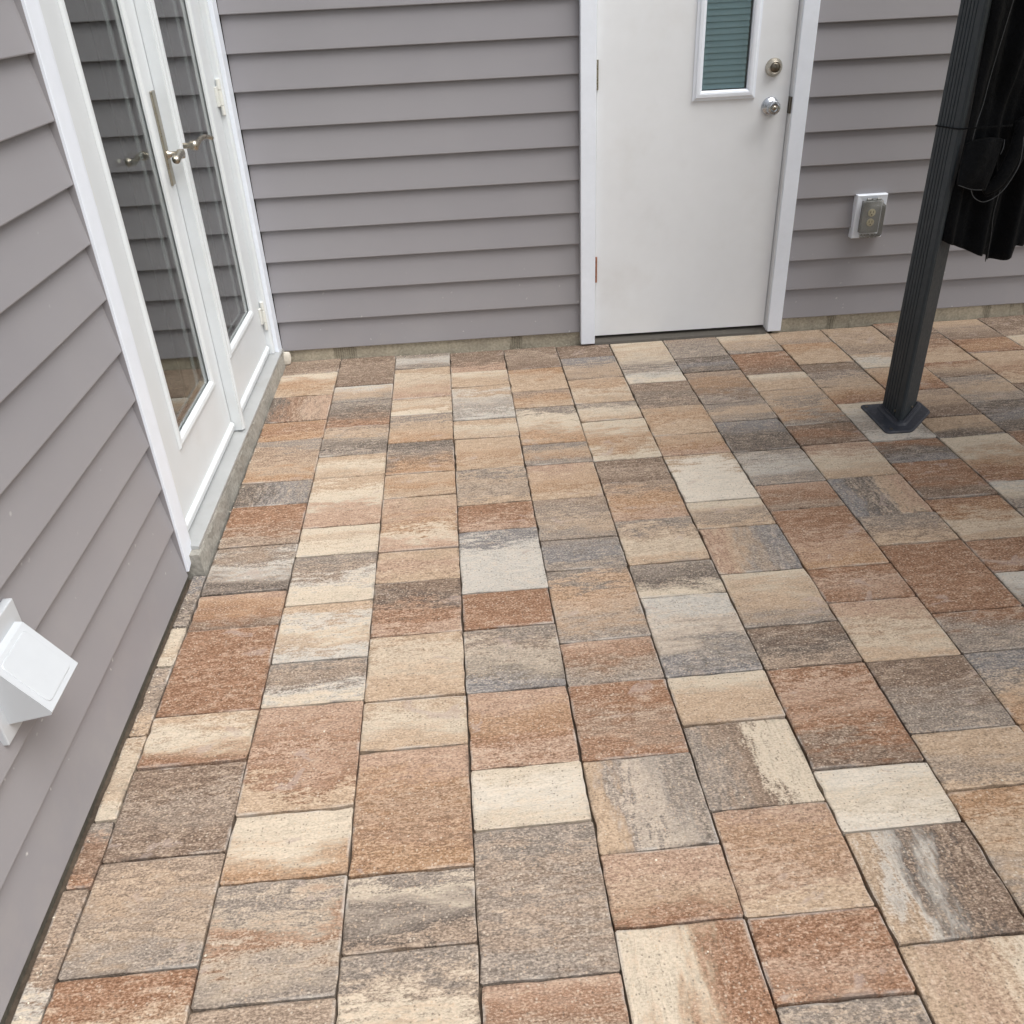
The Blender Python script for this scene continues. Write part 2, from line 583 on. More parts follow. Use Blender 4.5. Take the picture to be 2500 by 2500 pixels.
# column: far start, stretch, size order, tones of each paver from far to near ('|' = banded from left to right)
CYC = 'LSMMS'
COLS = {
    1: (0.0100, 1.0030, 'SMMSLSMMSLSMMSL', 'KBK COT DRKP| ORO GKOGTO DDNG| RRRK KGWGD PORB RRRR TCCTR BBKGBB KTKGTG RRTC KTB'),
    2: (0.0040, 1.0000, 'LSMMSLSMMSLSMMS', 'BKBB WTG GDBR KTGDG TCT TCCPP CTCC GKWCC TWCTW GKGWC PRPRT CCCTO GKCRKCG KKKB TGT'),
    3: (-0.0105, 0.9975, 'SLSMMSLSMMSLSMM', 'GWG TCTP TCOC GTTO DGBO TOT TPOCP TPT BDBRRP TCTT TCT PORTRO GCGDK GKCCTD TKT'),
    4: (-0.0160, 0.9955, 'MSLSMMSLSMMSLSM', 'BBP CTT TWGW TCT TTOT GTGT RRP NWWWW RRR GKGCDN PORP CVC GKGKG PRKT TGK'),
    5: (-0.0215, 0.9945, 'MMSLSMMSLSMMSLS', 'BKB OTT KOT GCCTO GTOG PTOT KGTG GNNG GOTPTG PRKG RRKR TNTWGG| PPTR CCTRR| KTK'),
    6: (-0.0235, 0.9945, 'SMMSLSMMSLSMMSLS', 'BBB NGTK TOCT GCT CTOTC BKB KOOP GTCT GDC WWTWDN CTT GKBCC| POPT RRPR GTB TKT'),
    7: (-0.0260, 0.9935, 'LSMMSLSMMSLSMMS', 'CTCG GWC BKDK TOTT TOP TVVVV CTGT PTGN| CTTG BDK RPRRB VCV TWDBB| TPTC| RKT'),
    8: (-0.0330, 0.9925, 'MSLSMMSLSMMSLSM', 'KGG DND KOBG GTG NDD GWG PRK RRPO RPR PTCT BBGG TTGT OTTGT KTG PRP'),
    9: (-0.0235, 0.9960, 'MMSLSMMSLSMMSLS', 'CTG RRB CTT TGTOG BRB PCT NDGTP| GKT RRR RGG NGTO OTT CTC PRP GKT'),
    10: (-0.0330, 0.9960, 'SMMSLSMMSLSMMSL', 'TTK OTT BGT TOR CWGW RDN RRB ROCT RRR WGGG TCT KGK PRP TCT GKG'),
    11: (-0.0362, 1.0, 'LSMMSLSMMSLSMMS', 'TKTK TWC TOR KTBB TTD CCTOR WCG GTN PRP TCT KGK RRP CTC GKG TOT'),
    12: (-0.0200, 1.0, 'SLSMMSLSMMSLSMM', 'RKB BRTT RTB GTG DND BRK TCT GKG PRP TOT CTC KGK RRP TCT GKG'),
    13: (-0.0350, 1.0, 'MSLSMMSLSMMSLSM', 'TKB ROR TTRT BGB TOT GKG CTC PRP TCT KGK RRP TOT CTC GKG PRP'),
    14: (-0.0300, 1.0, 'MMSLSMMSLSMMSLS', 'BBK CTC ROR KGK TOT GKG TCT PRP CTC BKB RRP TOT GKG CTC PRP'),
    15: (-0.0300, 1.0, 'SMMSLSMMSLSMMSL', 'TTK ROT KGK TOT CTC GKG PRP TCT BKB RRP TOT KGK CTC GKG PRP'),
}


def paver_mesh(w, h, seed, thick=0.055):
    """slab centred on its top face; worn, slightly ragged arris. outline 16 points"""
    rnd = random.Random(seed)
    n = 7
    c = 0.0020
    out = []
    hx, hy = w / 2, h / 2
    cr = 0.004
    side = [((-hx + cr, -hy), (hx - cr, -hy), (0, 1)), ((hx, -hy + cr), (hx, hy - cr), (-1, 0)),
            ((hx - cr, hy), (-hx + cr, hy), (0, -1)), ((-hx, hy - cr), (-hx, -hy + cr), (1, 0))]
    for a, b, nn in side:
        for i in range(n + 1):
            f = i / n
            j = abs(rnd.gauss(0, 0.0008)) + (rnd.uniform(0.001, 0.004) if rnd.random() < 0.09 else 0)
            out.append((a[0] + (b[0] - a[0]) * f + nn[0] * j, a[1] + (b[1] - a[1]) * f + nn[1] * j))
    N = len(out)
    vs, fs = [], []
    for x, y in out:                                     # inner edge of the arris
        k = c * rnd.uniform(0.6, 2.0)
        vs.append((x * (1 - 2 * k / w), y * (1 - 2 * k / h), -rnd.uniform(0, 0.0004)))
    for x, y in out:
        vs.append((x, y, -c * rnd.uniform(0.6, 1.2)))
    for x, y in out:
        vs.append((x, y, -thick))
    fs.append(list(range(N)))
    for i in range(N):
        j = (i + 1) % N
        fs.append([i, N + i, N + j, j])
        fs.append([N + i, 2 * N + i, 2 * N + j, N + j])
    me = bpy.data.meshes.new('paver')
    me.from_pydata(vs, [], fs)
    me.materials.append(MP)
    return me


def five(code):
    s = code.rstrip('|')
    res = []
    for i in range(5):
        f = i / 4 * (len(s) - 1)
        a = int(math.floor(f))
        b = min(a + 1, len(s) - 1)
        k = f - a
        if abs(k - 0.5) < 0.3 and a != b:                # keep tones distinct
            res.append([PALL[s[a]][q] * (1 - k) + PALL[s[b]][q] * k for q in range(3)])
        else:
            res.append(list(PALL[s[a if k < 0.5 else b]]))
    return res


GAPX, GAPY = 0.0021, 0.0022
mesh_cache = {}
ct, st = math.cos(TH), math.sin(TH)


def place_paver(u0, u1, v1, v0, code, rnd):
    """u0..u1 left to right, v1 far, v0 near"""
    gx, gy = GAPX * rnd.uniform(0.7, 1.25), GAPY * rnd.uniform(0.7, 1.4)
    w, h = u1 - u0 - gx, v1 - v0 - gy
    key = (round(w * 333), round(h * 333), rnd.randint(0, 3))
    if key not in mesh_cache:
        mesh_cache[key] = paver_mesh(key[0] / 333, key[1] / 333, hash(key) & 0xffff)
    o = link('paver', mesh_cache[key], MP, patio)
    uc, vc = (u0 + u1) / 2, (v0 + v1) / 2
    o.location = (uc * ct - vc * st, uc * st + vc * ct, rnd.uniform(-0.0022, 0.0012))
    o.rotation_euler = (R(rnd.gauss(0, 0.28)), R(rnd.gauss(0, 0.28)), TH + R(rnd.gauss(0, 0.16)))
    tones = five(code)
    for nm, c in zip(('tone_a', 'tone_b', 'tone_c', 'tone_d', 'tone_e'), tones):
        k = rnd.uniform(0.95, 1.05)
        o[nm] = [c[0] * k, c[1] * k, c[2] * k]
    o['lateral'] = 1.0 if code.endswith('|') else 0.0
    o['size_x'] = float(w)
    o['size_y'] = float(h)
    return o


prnd = random.Random(5)
U = {0: 0.028}
for i in range(1, 17):
    U[i] = A0 + W * JREL.get(i, i + 0.04)
far_quads = []
for ci, (v, sc, sizes, codes) in COLS.items():
    codes = codes.split()
    i = 0
    while v > -5.9:
        if i < len(sizes):
            s = sizes[i]
        else:
            s = CYC[(CYC.index('L') + i - sizes.rindex('L')) % 5]
        h = UNIT[s] * sc
        top = min(v, 0.010)
        code = codes[i] if i < len(codes) else prnd.choice(codes)
        if i < len(codes) and v > -3.05:
            place_paver(U[ci - 1], U[ci], top, v - h, code, prnd)
        else:
            far_quads.append((U[ci - 1], U[ci], top, v - h, code))
        v -= h
        i += 1
for ci in range(16, 23):                                 # beyond the frame
    v = 0.0
    i = ci * 3
    while v > -5.9:
        h = UNIT[CYC[i % 5]]
        far_quads.append((A0 + W * (ci - 1 + .04), A0 + W * (ci + .04), v, v - h, prnd.choice(COLS[5][3].split())))
        v -= h
        i += 1
# narrow cut pieces between the left wall and the first column
v = -1.588
for s, code in zip('MSMMSLMSMMS', 'NGDG CCTC GKGT TCTC GRBR KGOGWC TCT GKG PRP CTC GKG'.split()):
    h = UNIT[s] * 1.0
    u_l = 0.004 - 0.0099 * 0 + (v - h / 2) * st * 1.0
    if v > -3.05:
        place_paver(u_l + 0.0, 0.028, v, v - h, code, prnd)
    else:
        far_quads.append((u_l, 0.028, v, v - h, code))
    v -= h
# pavers outside the picture, joined
bm = bmesh.new()
cl = bm.loops.layers.float_color.new('paver_tone')
for u0, u1, v1, v0, code in far_quads:
    g = 0.0022
    c = PALL[code[min(1, len(code.rstrip('|')) - 1)]]
    pts = [(u0 + g, v0 + g), (u1 - g, v0 + g), (u1 - g, v1 - g), (u0 + g, v1 - g)]
    ins = [(u0 + g + .003, v0 + g + .003), (u1 - g - .003, v0 + g + .003), (u1 - g - .003, v1 - g - .003), (u0 + g + .003, v1 - g - .003)]

    def V(p, z):
        return bm.verts.new((p[0] * ct - p[1] * st, p[0] * st + p[1] * ct, z))
    T = [V(p, 0) for p in ins]
    Mv = [V(p, -0.003) for p in pts]
    Bv = [V(p, -0.05) for p in pts]
    fs = [bm.faces.new(T)]
    for i in range(4):
        j = (i + 1) % 4
        fs.append(bm.faces.new([T[i], Mv[i], Mv[j], T[j]]))
        fs.append(bm.faces.new([Mv[i], Bv[i], Bv[j], Mv[j]]))
    for f in fs:
        for lp in f.loops:
            lp[cl] = (*c, 1)
tag(bm_obj('paver_field', bm, MPS, patio), kind='stuff')

# ------------------------------------------------------------------ house
house = empty('house', (0, 0, 0))
tag(house, 'grey vinyl sided house corner with white entry door and white french doors', 'house')
EXP = 0.127
ZB, ZL = 0.0530, 0.0445
HT = 2.75


def board_profile():
    # (outwards, up) seen from the end; lip outermost at the bottom
    return [(-0.0040, 0.0005), (-0.0025, 0.0), (-0.0006, 0.0008), (0.0, 0.0030), (-0.0178, 0.1420), (-0.0192, 0.1420), (-0.0030, 0.0160)]


board_cache = {}


def board(wall, axis, a0, a1, z, rnd):
    """one clapboard; axis 0 = far wall (runs along X), 1 = left wall (runs along Y)"""
    key = (axis, round(a0, 4), round(a1, 4))
    if key not in board_cache:
        bm = bmesh.new()
        prof = board_profile()
        if axis == 0:
            add_prism(bm, [(-d, h) for d, h in prof], 0, a0, a1)
        else:
            add_prism(bm, [(d, h) for d, h in prof], 1, a0, a1)
        bmesh.ops.recalc_face_normals(bm, faces=bm.faces)
        me = bpy.data.meshes.new('clapboard')
        bm.to_mesh(me)
        bm.free()
        me.materials.append(MS)
        board_cache[key] = me
    o = link('clapboard', board_cache[key], MS, wall)
    o.location = (0, 0, z + rnd.uniform(-0.0008, 0.0008))
    return o


srnd = random.Random(3)
DX0, DX1 = 1.3165, 2.2020           # casing outer edges of the entry door
# far wall: sheathing behind the boards, in three pieces round the doorway
bm = bmesh.new()
add_box(bm, -0.4, DX0 + 0.05, 0.0195, 0.16, 0.04, HT)
add_box(bm, DX1 - 0.05, 5.8, 0.0195, 0.16, 0.04, HT)
add_box(bm, DX0 + 0.05, DX1 - 0.05, 0.0195, 0.16, 2.10, HT)
wallB = bm_obj('wall', bm, M_DARK, house)
tag(wallB, 'grey clapboard wall around the white entry door')
k = 0
while ZB + k * EXP < HT - 0.05:
    z = ZB + k * EXP
    if z + EXP < 2.16:
        board(wallB, 0, 0.0235, DX0, z, srnd)
        if k == 2:                                        # two lengths lap under the outlet
            board(wallB, 0, DX1, 2.506, z, srnd)
            o = board(wallB, 0, 2.500, 5.8, z, srnd)
            o.location.y += 0.0009
        else:
            board(wallB, 0, DX1, 5.8, z, srnd)
    else:
        board(wallB, 0, 0.0235, 5.8, z, srnd)
    k += 1
LY0, LY1 = -1.6170, 0.0               # casing outer edges of the french doors
bm = bmesh.new()
add_box(bm, -0.16, -0.0195, -6.3, LY0 + 0.03, 0.03, HT)
add_box(bm, -0.16, -0.0195, LY0 + 0.03, 0.0, 2.12, HT)
wallL = bm_obj('wall', bm, M_DARK, house)
tag(wallL, 'grey clapboard wall beside the white french doors')
k = 0
while ZL + k * EXP < HT - 0.05:
    z = ZL + k * EXP
    o = board(wallL, 1, -6.3, LY0 if z + EXP < 2.16 else -0.002, z, srnd)
    if k == 0:
        o.data = o.data.copy()
        for v in o.data.vertices:
            if v.co.z < 0.02:
                v.co.z -= 0.026
                v.co.x += 0.0022
    k += 1
# foundation under the siding
bm = bmesh.new()
add_box(bm, -0.3, DX0 + 0.02, 0.0125, 0.2, -0.13, 0.060)
add_box(bm, DX1 - 0.02, 5.8, 0.0125, 0.2, -0.13, 0.060)
add_box(bm, DX0 + 0.02, DX1 - 0.02, 0.05, 0.2, -0.13, -0.004)
tag(bm_obj('foundation', bm, M_CONC, house))
bm = bmesh.new()
add_box(bm, -0.2, -0.0105, -6.3, -1.59, -0.13, 0.040)
tag(bm_obj('foundation', bm, concrete_mat('dark_foundation', lin((104, 99, 88))), house))  # darker grey concrete along the left wall
# flat eave and inner room box so that the glass looks into a dim room
bm = bmesh.new()
add_box(bm, -2.6, -2.55, -2.6, 0.2, 0.05, 2.6)
add_box(bm, -2.55, -0.16, -2.6, -2.55, 0.05, 2.6)
add_box(bm, -2.55, -0.16, 0.16, 0.2, 0.05, 2.6)
add_box(bm, -2.55, -0.17, -2.55, 0.16, 2.55, 2.6)
add_box(bm, -2.55, -0.17, -2.55, 0.16, 0.02, 0.07)
bm_obj('room', bm, M_ROOM, house)
# closed space behind the entry door
bm = bmesh.new()
add_box(bm, 1.2, 2.35, 0.9, 0.95, 0.0, 2.4)
add_box(bm, 1.2, 1.25, 0.161, 0.9, 0.0, 2.4)
add_box(bm, 2.30, 2.35, 0.161, 0.9, 0.0, 2.4)
add_box(bm, 1.25, 2.30, 0.161, 0.9, 2.35, 2.4)
bm_obj('room', bm, M_ROOM, house)

# ---- entry door
CAS = 0.0605
bm = bmesh.new()
add_box(bm, DX0, DX0 + CAS, -0.030, 0.012, 0.006, 2.145, 0.0025)
tag(bm_obj('door_casing', bm, M_TRIM, house), 'flat white casing on the hinge side of the entry door')
bm = bmesh.new()
add_box(bm, DX1 - CAS, DX1, -0.030, 0.012, 0.010, 2.145, 0.0025)
tag(bm_obj('door_casing', bm, M_TRIM, house), 'flat white casing on the knob side of the entry door')
bm = bmesh.new()
add_box(bm, DX0 + CAS + .001, DX1 - CAS - .001, -0.030, 0.012, 2.075, 2.145, 0.0025)
bm_obj('door_casing', bm, M_TRIM, house)
# jamb with rebate
bm = bmesh.new()
add_prism(bm, [(2.1345, 0.11), (2.1345, 0.004), (2.1385, -0.004), (2.1385, -0.016), (2.1405, -0.020), (2.150, -0.020), (2.150, 0.11)], 2, 0.012, 2.10)
bm_obj('door_jamb', bm, M_DOOR, house)
box_obj('door_jamb', 1.366, 1.3790, -0.014, 0.11, 0.012, 2.10, M_DOOR, house, 0.001)
# threshold
bm = bmesh.new()
add_prism(bm, [(-0.030, 0.000), (-0.026, 0.010), (0.012, 0.024), (0.05, 0.026), (0.05, -0.02), (-0.03, -0.02)], 0, 1.378, 2.137)
bm_obj('threshold', bm, M_THRESH, house)

ED0, ED1, EDZ0, EDZ1 = 1.3815, 2.1305, 0.033, 2.072
WX0, WX1, WZ0, WZ1 = 1.786, 1.961, 0.988, 1.90       # glass opening
bm = bmesh.new()
yf, yb = -0.003, 0.041
add_box(bm, ED0, WX0 - .004, yf, yb, EDZ0, EDZ1)
add_box(bm, WX1 + .004, ED1, yf, yb, EDZ0, EDZ1)
add_box(bm, WX0 - .004, WX1 + .004, yf, yb, EDZ0, WZ0 - .004)
add_box(bm, WX0 - .004, WX1 + .004, yf, yb, WZ1 + .004, EDZ1)
bmesh.ops.remove_doubles(bm, verts=bm.verts, dist=1e-5)
door = bm_obj('entry_door', bm, M_DOOR, house)
tag(door, 'off white entry door with a narrow blind filled window, knob and deadbolt')
# moulded lite frame: mitred profile swept round the opening
bm = bmesh.new()
prof = [(0.0, 0.004), (0.0, -0.006), (0.006, -0.013), (0.012, -0.0145), (0.022, -0.0135), (0.027, -0.008), (0.034, -0.0062), (0.0345, -0.0032), (0.0345, 0.0)]
ringpts = []
for off, y in prof:
    y2 = yf + y
    ringpts.append([bm.verts.new(c) for c in ((WX0 - off, y2, WZ0 - off), (WX1 + off, y2, WZ0 - off), (WX1 + off, y2, WZ1 + off), (WX0 - off, y2, WZ1 + off))])
for a, b in zip(ringpts, ringpts[1:]):
    for i in range(4):
        bm.faces.new([a[i], a[(i + 1) % 4], b[(i + 1) % 4], b[i]])
bm_obj('window_frame', bm, M_TRIM, door)
box_obj('pane', WX0 - .0035, WX1 + .0035, 0.0030, 0.0060, WZ0 - .0035, WZ1 + .0035, lite_mat(), door)
slat_me = None
z = WZ0 + 0.006
while z < WZ1 - 0.01:
    if slat_me is None:
        bm = bmesh.new()
        n = 5
        top = []
        a = R(64)
        for i in range(n + 1):
            f = i / n - 0.5
            s = f * 0.0245
            bow = 0.0022 * (1 - 4 * f * f)
            # near edge low, far edge high
            y = 0.0165 + s * math.cos(a) - bow * math.sin(a)
            zz = s * math.sin(a) + bow * math.cos(a) + 0.008
            top.append((y, zz))
        outl = top + [(y + 0.0004, zz - 0.0004) for y, zz in reversed(top)]
        add_prism(bm, outl, 0, WX0 + 0.001, WX1 - 0.004)
        bmesh.ops.recalc_face_normals(bm, faces=bm.faces)
        slat_me = bpy.data.meshes.new('blind_slat')
        bm.to_mesh(slat_me)
        bm.free()
        slat_me.materials.append(M_TEAL)
    o = link('blind_slat', slat_me, M_TEAL, door)
    o.location = (0, 0, z)
    z += 0.0207
# deadbolt
bm = bmesh.new()
add_lathe(bm, [(0.0, 0.0), (0.0325, 0.0), (0.0325, 0.004), (0.0305, 0.008), (0.0215, 0.019), (0.0205, 0.0205), (0.0185, 0.0195), (0.018, 0.0175), (0, 0.0175)], (2.0600, yf + 0.0005, 1.0570), (0, -1, 0), 36)
db = bm_obj('deadbolt', bm, M_NICKEL, door, True)
bm = bmesh.new()
add_lathe(bm, [(0, 0.0172), (0.0176, 0.0172), (0.0172, 0.0188), (0.010, 0.0192), (0.0075, 0.0205), (0, 0.0205)], (2.0600, yf, 1.0570), (0, -1, 0), 28)
add_box(bm, 2.0588, 2.0612, yf - 0.0209, yf - 0.0200, 1.0525, 1.0605)
bm_obj('keyway', bm, M_KEY, door, True)
# knob
bm = bmesh.new()
add_lathe(bm, [(0, 0), (0.0345, 0.0), (0.0345, 0.003), (0.0325, 0.007), (0.026, 0.012), (0.0165, 0.0175), (0.0155, 0.022), (0.0165, 0.027), (0.0225, 0.033), (0.0255, 0.040), (0.0258, 0.048), (0.0240, 0.0535), (0.0225, 0.0545), (0.0215, 0.0535), (0.0205, 0.0545), (0.009, 0.0560), (0.0085, 0.0552), (0, 0.0552)], (2.0605, yf + 0.0005, 0.9205), (0, -1, 0), 40)
bm_obj('knob', bm, M_CHROME, door, True)
bm = bmesh.new()
add_lathe(bm, [(0, 0.0545), (0.0083, 0.0545), (0.0080, 0.0566), (0, 0.0566)], (2.0605, yf, 0.9205), (0, -1, 0), 24)
kk = bm_obj('keyway', bm, M_NICKEL, door, True)
bm = bmesh.new()
add_box(bm, 2.0595, 2.0615, yf - 0.0572, yf - 0.0560, 0.9165, 0.9250)
bm_obj('key_slot', bm, M_KEY, door)
# hinges
for z0, z1, mt, lab in ((1.012, 1.115, M_NICKEL, None), (0.272, 0.378, M_RUST, 'rusty lower hinge')):
    bm = bmesh.new()
    nk = 5
    for i in range(nk):
        a = z0 + (z1 - z0) * i / nk
        b = z0 + (z1 - z0) * (i + 1) / nk - 0.0012
        add_lathe(bm, [(0, 0), (0.0058, 0), (0.0058, b - a), (0, b - a)], (1.3822, yf - 0.0045, a), (0, 0, 1), 14)
    add_box(bm, 1.3800, 1.3885, yf - 0.0012, yf + 0.001, z0, z1)
    o = bm_obj('hinge', bm, mt, door)
    if lab:
        o['label'] = lab
# strike plate on the jamb
box_obj('strike_plate', 2.1325, 2.1400, -0.0210, 0.010, 0.893, 0.952, M_KEY, house, 0.001)

# ---- french doors
FX = -0.016                           # outer face of the leaves
# casings (brickmould): proud of the siding lips
bm = bmesh.new()
add_prism(bm, [(-0.016, LY0), (0.0070, LY0), (0.0080, LY0 + 0.002), (0.0080, LY0 + 0.062), (0.0065, LY0 + 0.070), (0.0065, LY0 + 0.074), (-0.016, LY0 + 0.074)], 2, 0.034, 2.14)
for v in bm.verts:                    # the foot is cut to a slope
    if v.co.z < 0.1 and v.co.y > LY0 + 0.03:
        v.co.z += 0.016
tag(bm_obj('door_casing', bm, M_TRIM, house), 'white casing beside the long left clapboards')
bm = bmesh.new()
add_box(bm, -0.016, 0.0225, -0.070, -0.0005, 0.064, 2.14, 0.002)
tag(bm_obj('door_casing', bm, M_TRIM, house), 'white casing in the corner of the two walls')
# siding-coloured channel return; its grey also paints the shaded wedges beside each casing
box_obj('j_channel_shade', -0.0185, 0.0012, LY0 - 0.0016, LY0 - 0.0002, 0.030, 2.14, MS, house)
box_obj('j_channel_shade', DX0 - 0.0016, DX0 - 0.0002, -0.0012, 0.0185, 0.060, 2.14, MS, house)
box_obj('door_casing', -0.016, 0.0225, LY0 + 0.075, -0.071, 2.075, 2.14, M_TRIM, house, 0.002)
# jambs
bm = bmesh.new()
add_prism(bm, [(-0.10, LY0 + 0.0745), (0.0055, LY0 + 0.0745), (0.0055, LY0 + 0.080), (-0.014, LY0 + 0.084), (-0.10, LY0 + 0.084)], 2, 0.083, 2.074)
bm_obj('door_jamb', bm, M_FDOOR, house)
bm = bmesh.new()
add_prism(bm, [(-0.10, -0.0705), (0.0085, -0.0705), (0.0085, -0.094), (0.002, -0.099), (-0.014, -0.100), (-0.10, -0.100)], 2, 0.083, 2.074)
bm_obj('door_jamb', bm, M_FDOOR, house)
# aluminium sill and concrete doorstep
bm = bmesh.new()
add_prism(bm, [(-0.11, 0.0895), (-0.022, 0.0895), (-0.018, 0.0830), (0.0300, 0.0760), (0.0308, 0.0735), (0.0300, 0.0670), (-0.11, 0.0670)], 1, LY0 + 0.060, -0.030)
bm_obj('door_sill', bm, M_SILL, house)
bm = bmesh.new()
n = 46
rr = random.Random(8)
prev = None
prof0 = [(-0.12, 0.0665), (0.0205, 0.0665), (0.0265, 0.0640), (0.0290, 0.0560), (0.0305, 0.0300), (0.0325, 0.0), (0.033, -0.06), (-0.12, -0.06)]
for i in range(n + 1):
    y = -1.586 + (1.586 + 0.01) * i / n
    bow = 0.008 * max(0.0, -0.9 - y)
    ring = []
    for d, h in prof0:
        j = rr.gauss(0, 0.0011) if d > 0 else 0
        ring.append(bm.verts.new((d + j + (bow if d > 0 else 0), y, h + (rr.gauss(0, 0.0009) if 0 < h < 0.065 else 0))))
    if prev:
        for k2 in range(len(ring)):
            bm.faces.new([prev[k2], ring[k2], ring[(k2 + 1) % len(ring)], prev[(k2 + 1) % len(ring)]])
    else:
        bm.faces.new(ring)
    prev = ring
bm.faces.new(prev[::-1])
bm_obj('doorstep', bm, M_STEP, house, False)

LEAF = [(-1.5320, -0.8365), (-0.8345, -0.1015)]
GLS = [(-1.3640, -0.9430), (-0.6650, -0.2480)]
LZ0, LZ1, GZ0, GZ1 = 0.0925, 2.070, 0.312, 1.93


def french_leaf(idx):
    y0, y1 = LEAF[idx]
    g0, g1 = GLS[idx]
    bm = bmesh.new()
    xb = FX - 0.044
    add_box(bm, xb, FX, y0, g0, LZ0, LZ1)
    add_box(bm, xb, FX, g1, y1, LZ0, LZ1)
    add_box(bm, xb, FX, g0, g1, LZ0, GZ0)
    add_box(bm, xb, FX, g0, g1, GZ1, LZ1)
    bmesh.ops.remove_doubles(bm, verts=bm.verts, dist=1e-5)
    leaf = bm_obj('french_door', bm, M_FDOOR, house)
    tag(leaf, ('white french door leaf nearer the camera, with upright handle plate', 'white french door leaf in the corner of the walls')[idx])
    bm = bmesh.new()
    prof = [(-0.011, -0.006), (-0.010, 0.000), (-0.004, 0.0065), (0.006, 0.0085), (0.014, 0.0070), (0.019, 0.0005)]
    rings = []
    for off, x in prof:
        rings.append([bm.verts.new(c) for c in ((FX + x, g0 - off, GZ0 - off), (FX + x, g1 + off, GZ0 - off), (FX + x, g1 + off, GZ1 + off), (FX + x, g0 - off, GZ1 + off))])
    for a, b in zip(rings, rings[1:]):
        for i in range(4):
            bm.faces.new([a[i], a[(i + 1) % 4], b[(i + 1) % 4], b[i]])
    bm_obj('glazing_bead', bm, M_FDOOR, leaf)
    box_obj('pane', FX - 0.013, FX - 0.008, g0, g1, GZ0, GZ1, M_GLASS, leaf)
    box_obj('pane', FX - 0.030, FX - 0.025, g0, g1, GZ0, GZ1, M_GLASS, leaf)
    # drip bar along the foot
    bm = bmesh.new()
    add_prism(bm, [(FX, 0.121), (FX + 0.004, 0.121), (FX + 0.0105, 0.114), (FX + 0.011, 0.108), (FX + 0.006, 0.106), (FX + 0.006, 0.0910), (FX, 0.0910)], 1, y0 + 0.008, (y1 - 0.004) if idx else (y1 - 0.004))
    bm_obj('drip_bar', bm, M_FDOOR, leaf)
    return leaf


leafA, leafB = french_leaf(0), french_leaf(1)
# astragal fixed to the inner leaf, covering the meeting gap
bm = bmesh.new()
add_prism(bm, [(FX + 0.001, -0.8350), (0.0180, -0.8350), (0.0190, -0.8330), (0.0190, -0.8250), (0.0225, -0.8235), (0.0235, -0.8180), (0.0225, -0.8110), (0.0180, -0.8080), (0.0100, -0.8060), (FX + 0.001, -0.8055)], 2, 0.0860, 2.07)
bm_obj('astragal', bm, M_FDOOR, leafB)


def handle(leaf, yc, zc, plate_x, sgn, plate):
    """long plate with a lever; sgn = direction the lever points along Y"""
    px = plate_x
    if plate:
        bm = bmesh.new()
        add_box(bm, px, px + 0.0075, yc - 0.0165, yc + 0.0165, zc - 0.085, zc + 0.170, 0.0035, 3)
        bm_obj('handle_plate', bm, M_BRONZE, leaf, False)
    bm = bmesh.new()
    add_lathe(bm, [(0, 0), (0.0125, 0.0), (0.0125, 0.004), (0.0085, 0.007), (0.0080, 0.028), (0.0125, 0.031), (0.0135, 0.040), (0.0125, 0.048), (0.0, 0.049)], (px + 0.006, yc, zc), (1, 0, 0), 20)
    lv = [(px + 0.046, yc, zc), (px + 0.050, yc + sgn * 0.020, zc + 0.002), (px + 0.052, yc + sgn * 0.050, zc - 0.001), (px + 0.052, yc + sgn * 0.080, zc - 0.004), (px + 0.058, yc + sgn * 0.104, zc + 0.001)]
    pts = smooth_path(lv, 5)
    m = len(pts)
    add_tube(bm, pts, [0.0118 - 0.0035 * math.sin(math.pi * min(1, i / m * 1.1)) for i in range(m)], 10)
    bm_obj('lever', bm, M_NICKEL, leaf, True)


handle(leafA, -0.8720, 1.000, FX + 0.0003, -1, True)
# lever of the fixed leaf points to the corner
bm = bmesh.new()
yc, zc = -0.752, 1.004
add_box(bm, FX + 0.0003, FX + 0.0075, yc - 0.0165, yc + 0.0165, zc - 0.085, zc + 0.170, 0.0035, 3)
bm_obj('handle_plate', bm, M_BRONZE, leafB)
bm = bmesh.new()
add_lathe(bm, [(0, 0), (0.0125, 0.0), (0.0125, 0.004), (0.0085, 0.007), (0.0082, 0.036), (0.0135, 0.040), (0.0150, 0.050), (0.0140, 0.060), (0.0, 0.062)], (FX + 0.006, yc, zc), (1, 0, 0), 20)
pts = smooth_path([(FX + 0.060, yc, zc), (FX + 0.064, yc + 0.018, zc + 0.004), (FX + 0.066, yc + 0.045, zc + 0.010), (FX + 0.076, yc + 0.075, zc + 0.012), (FX + 0.090, yc + 0.098, zc + 0.004)], 5)
add_tube(bm, pts, [0.0095 - 0.0035 * i / len(pts) for i in range(len(pts))], 10)
bm_obj('lever', bm, M_NICKEL, leafB, True)


def leaf_hinge(leaf, y, z0, z1, sgn):
    bm = bmesh.new()
    n = 3
    for i in range(n):
        a = z0 + (z1 - z0) * (0, 0.27, 0.70)[i]
        b = z0 + (z1 - z0) * (0.26, 0.69, 1.0)[i]
        add_lathe(bm, [(0, 0), (0.0055, 0.0), (0.0075, 0.002), (0.0075, b - a - 0.001), (0.006, b - a), (0, b - a)], (FX + 0.0125, y, a), (0, 0, 1), 16)
    a, b = z0 + (z1 - z0) * 0.26, z0 + (z1 - z0) * 0.80
    add_box(bm, FX + 0.0002, FX + 0.0085, min(y, y + sgn * 0.026), max(y, y + sgn * 0.026), a, b, 0.001)
    bm_obj('hinge', bm, M_HINGEW, leaf)


for z0, z1 in ((1.008, 1.128), (0.190, 0.308)):
    leaf_hinge(leafB, -0.1035, z0, z1, -1)
    leaf_hinge(leafA, -1.5325, z0 - 0.01, z1 - 0.01, 1)
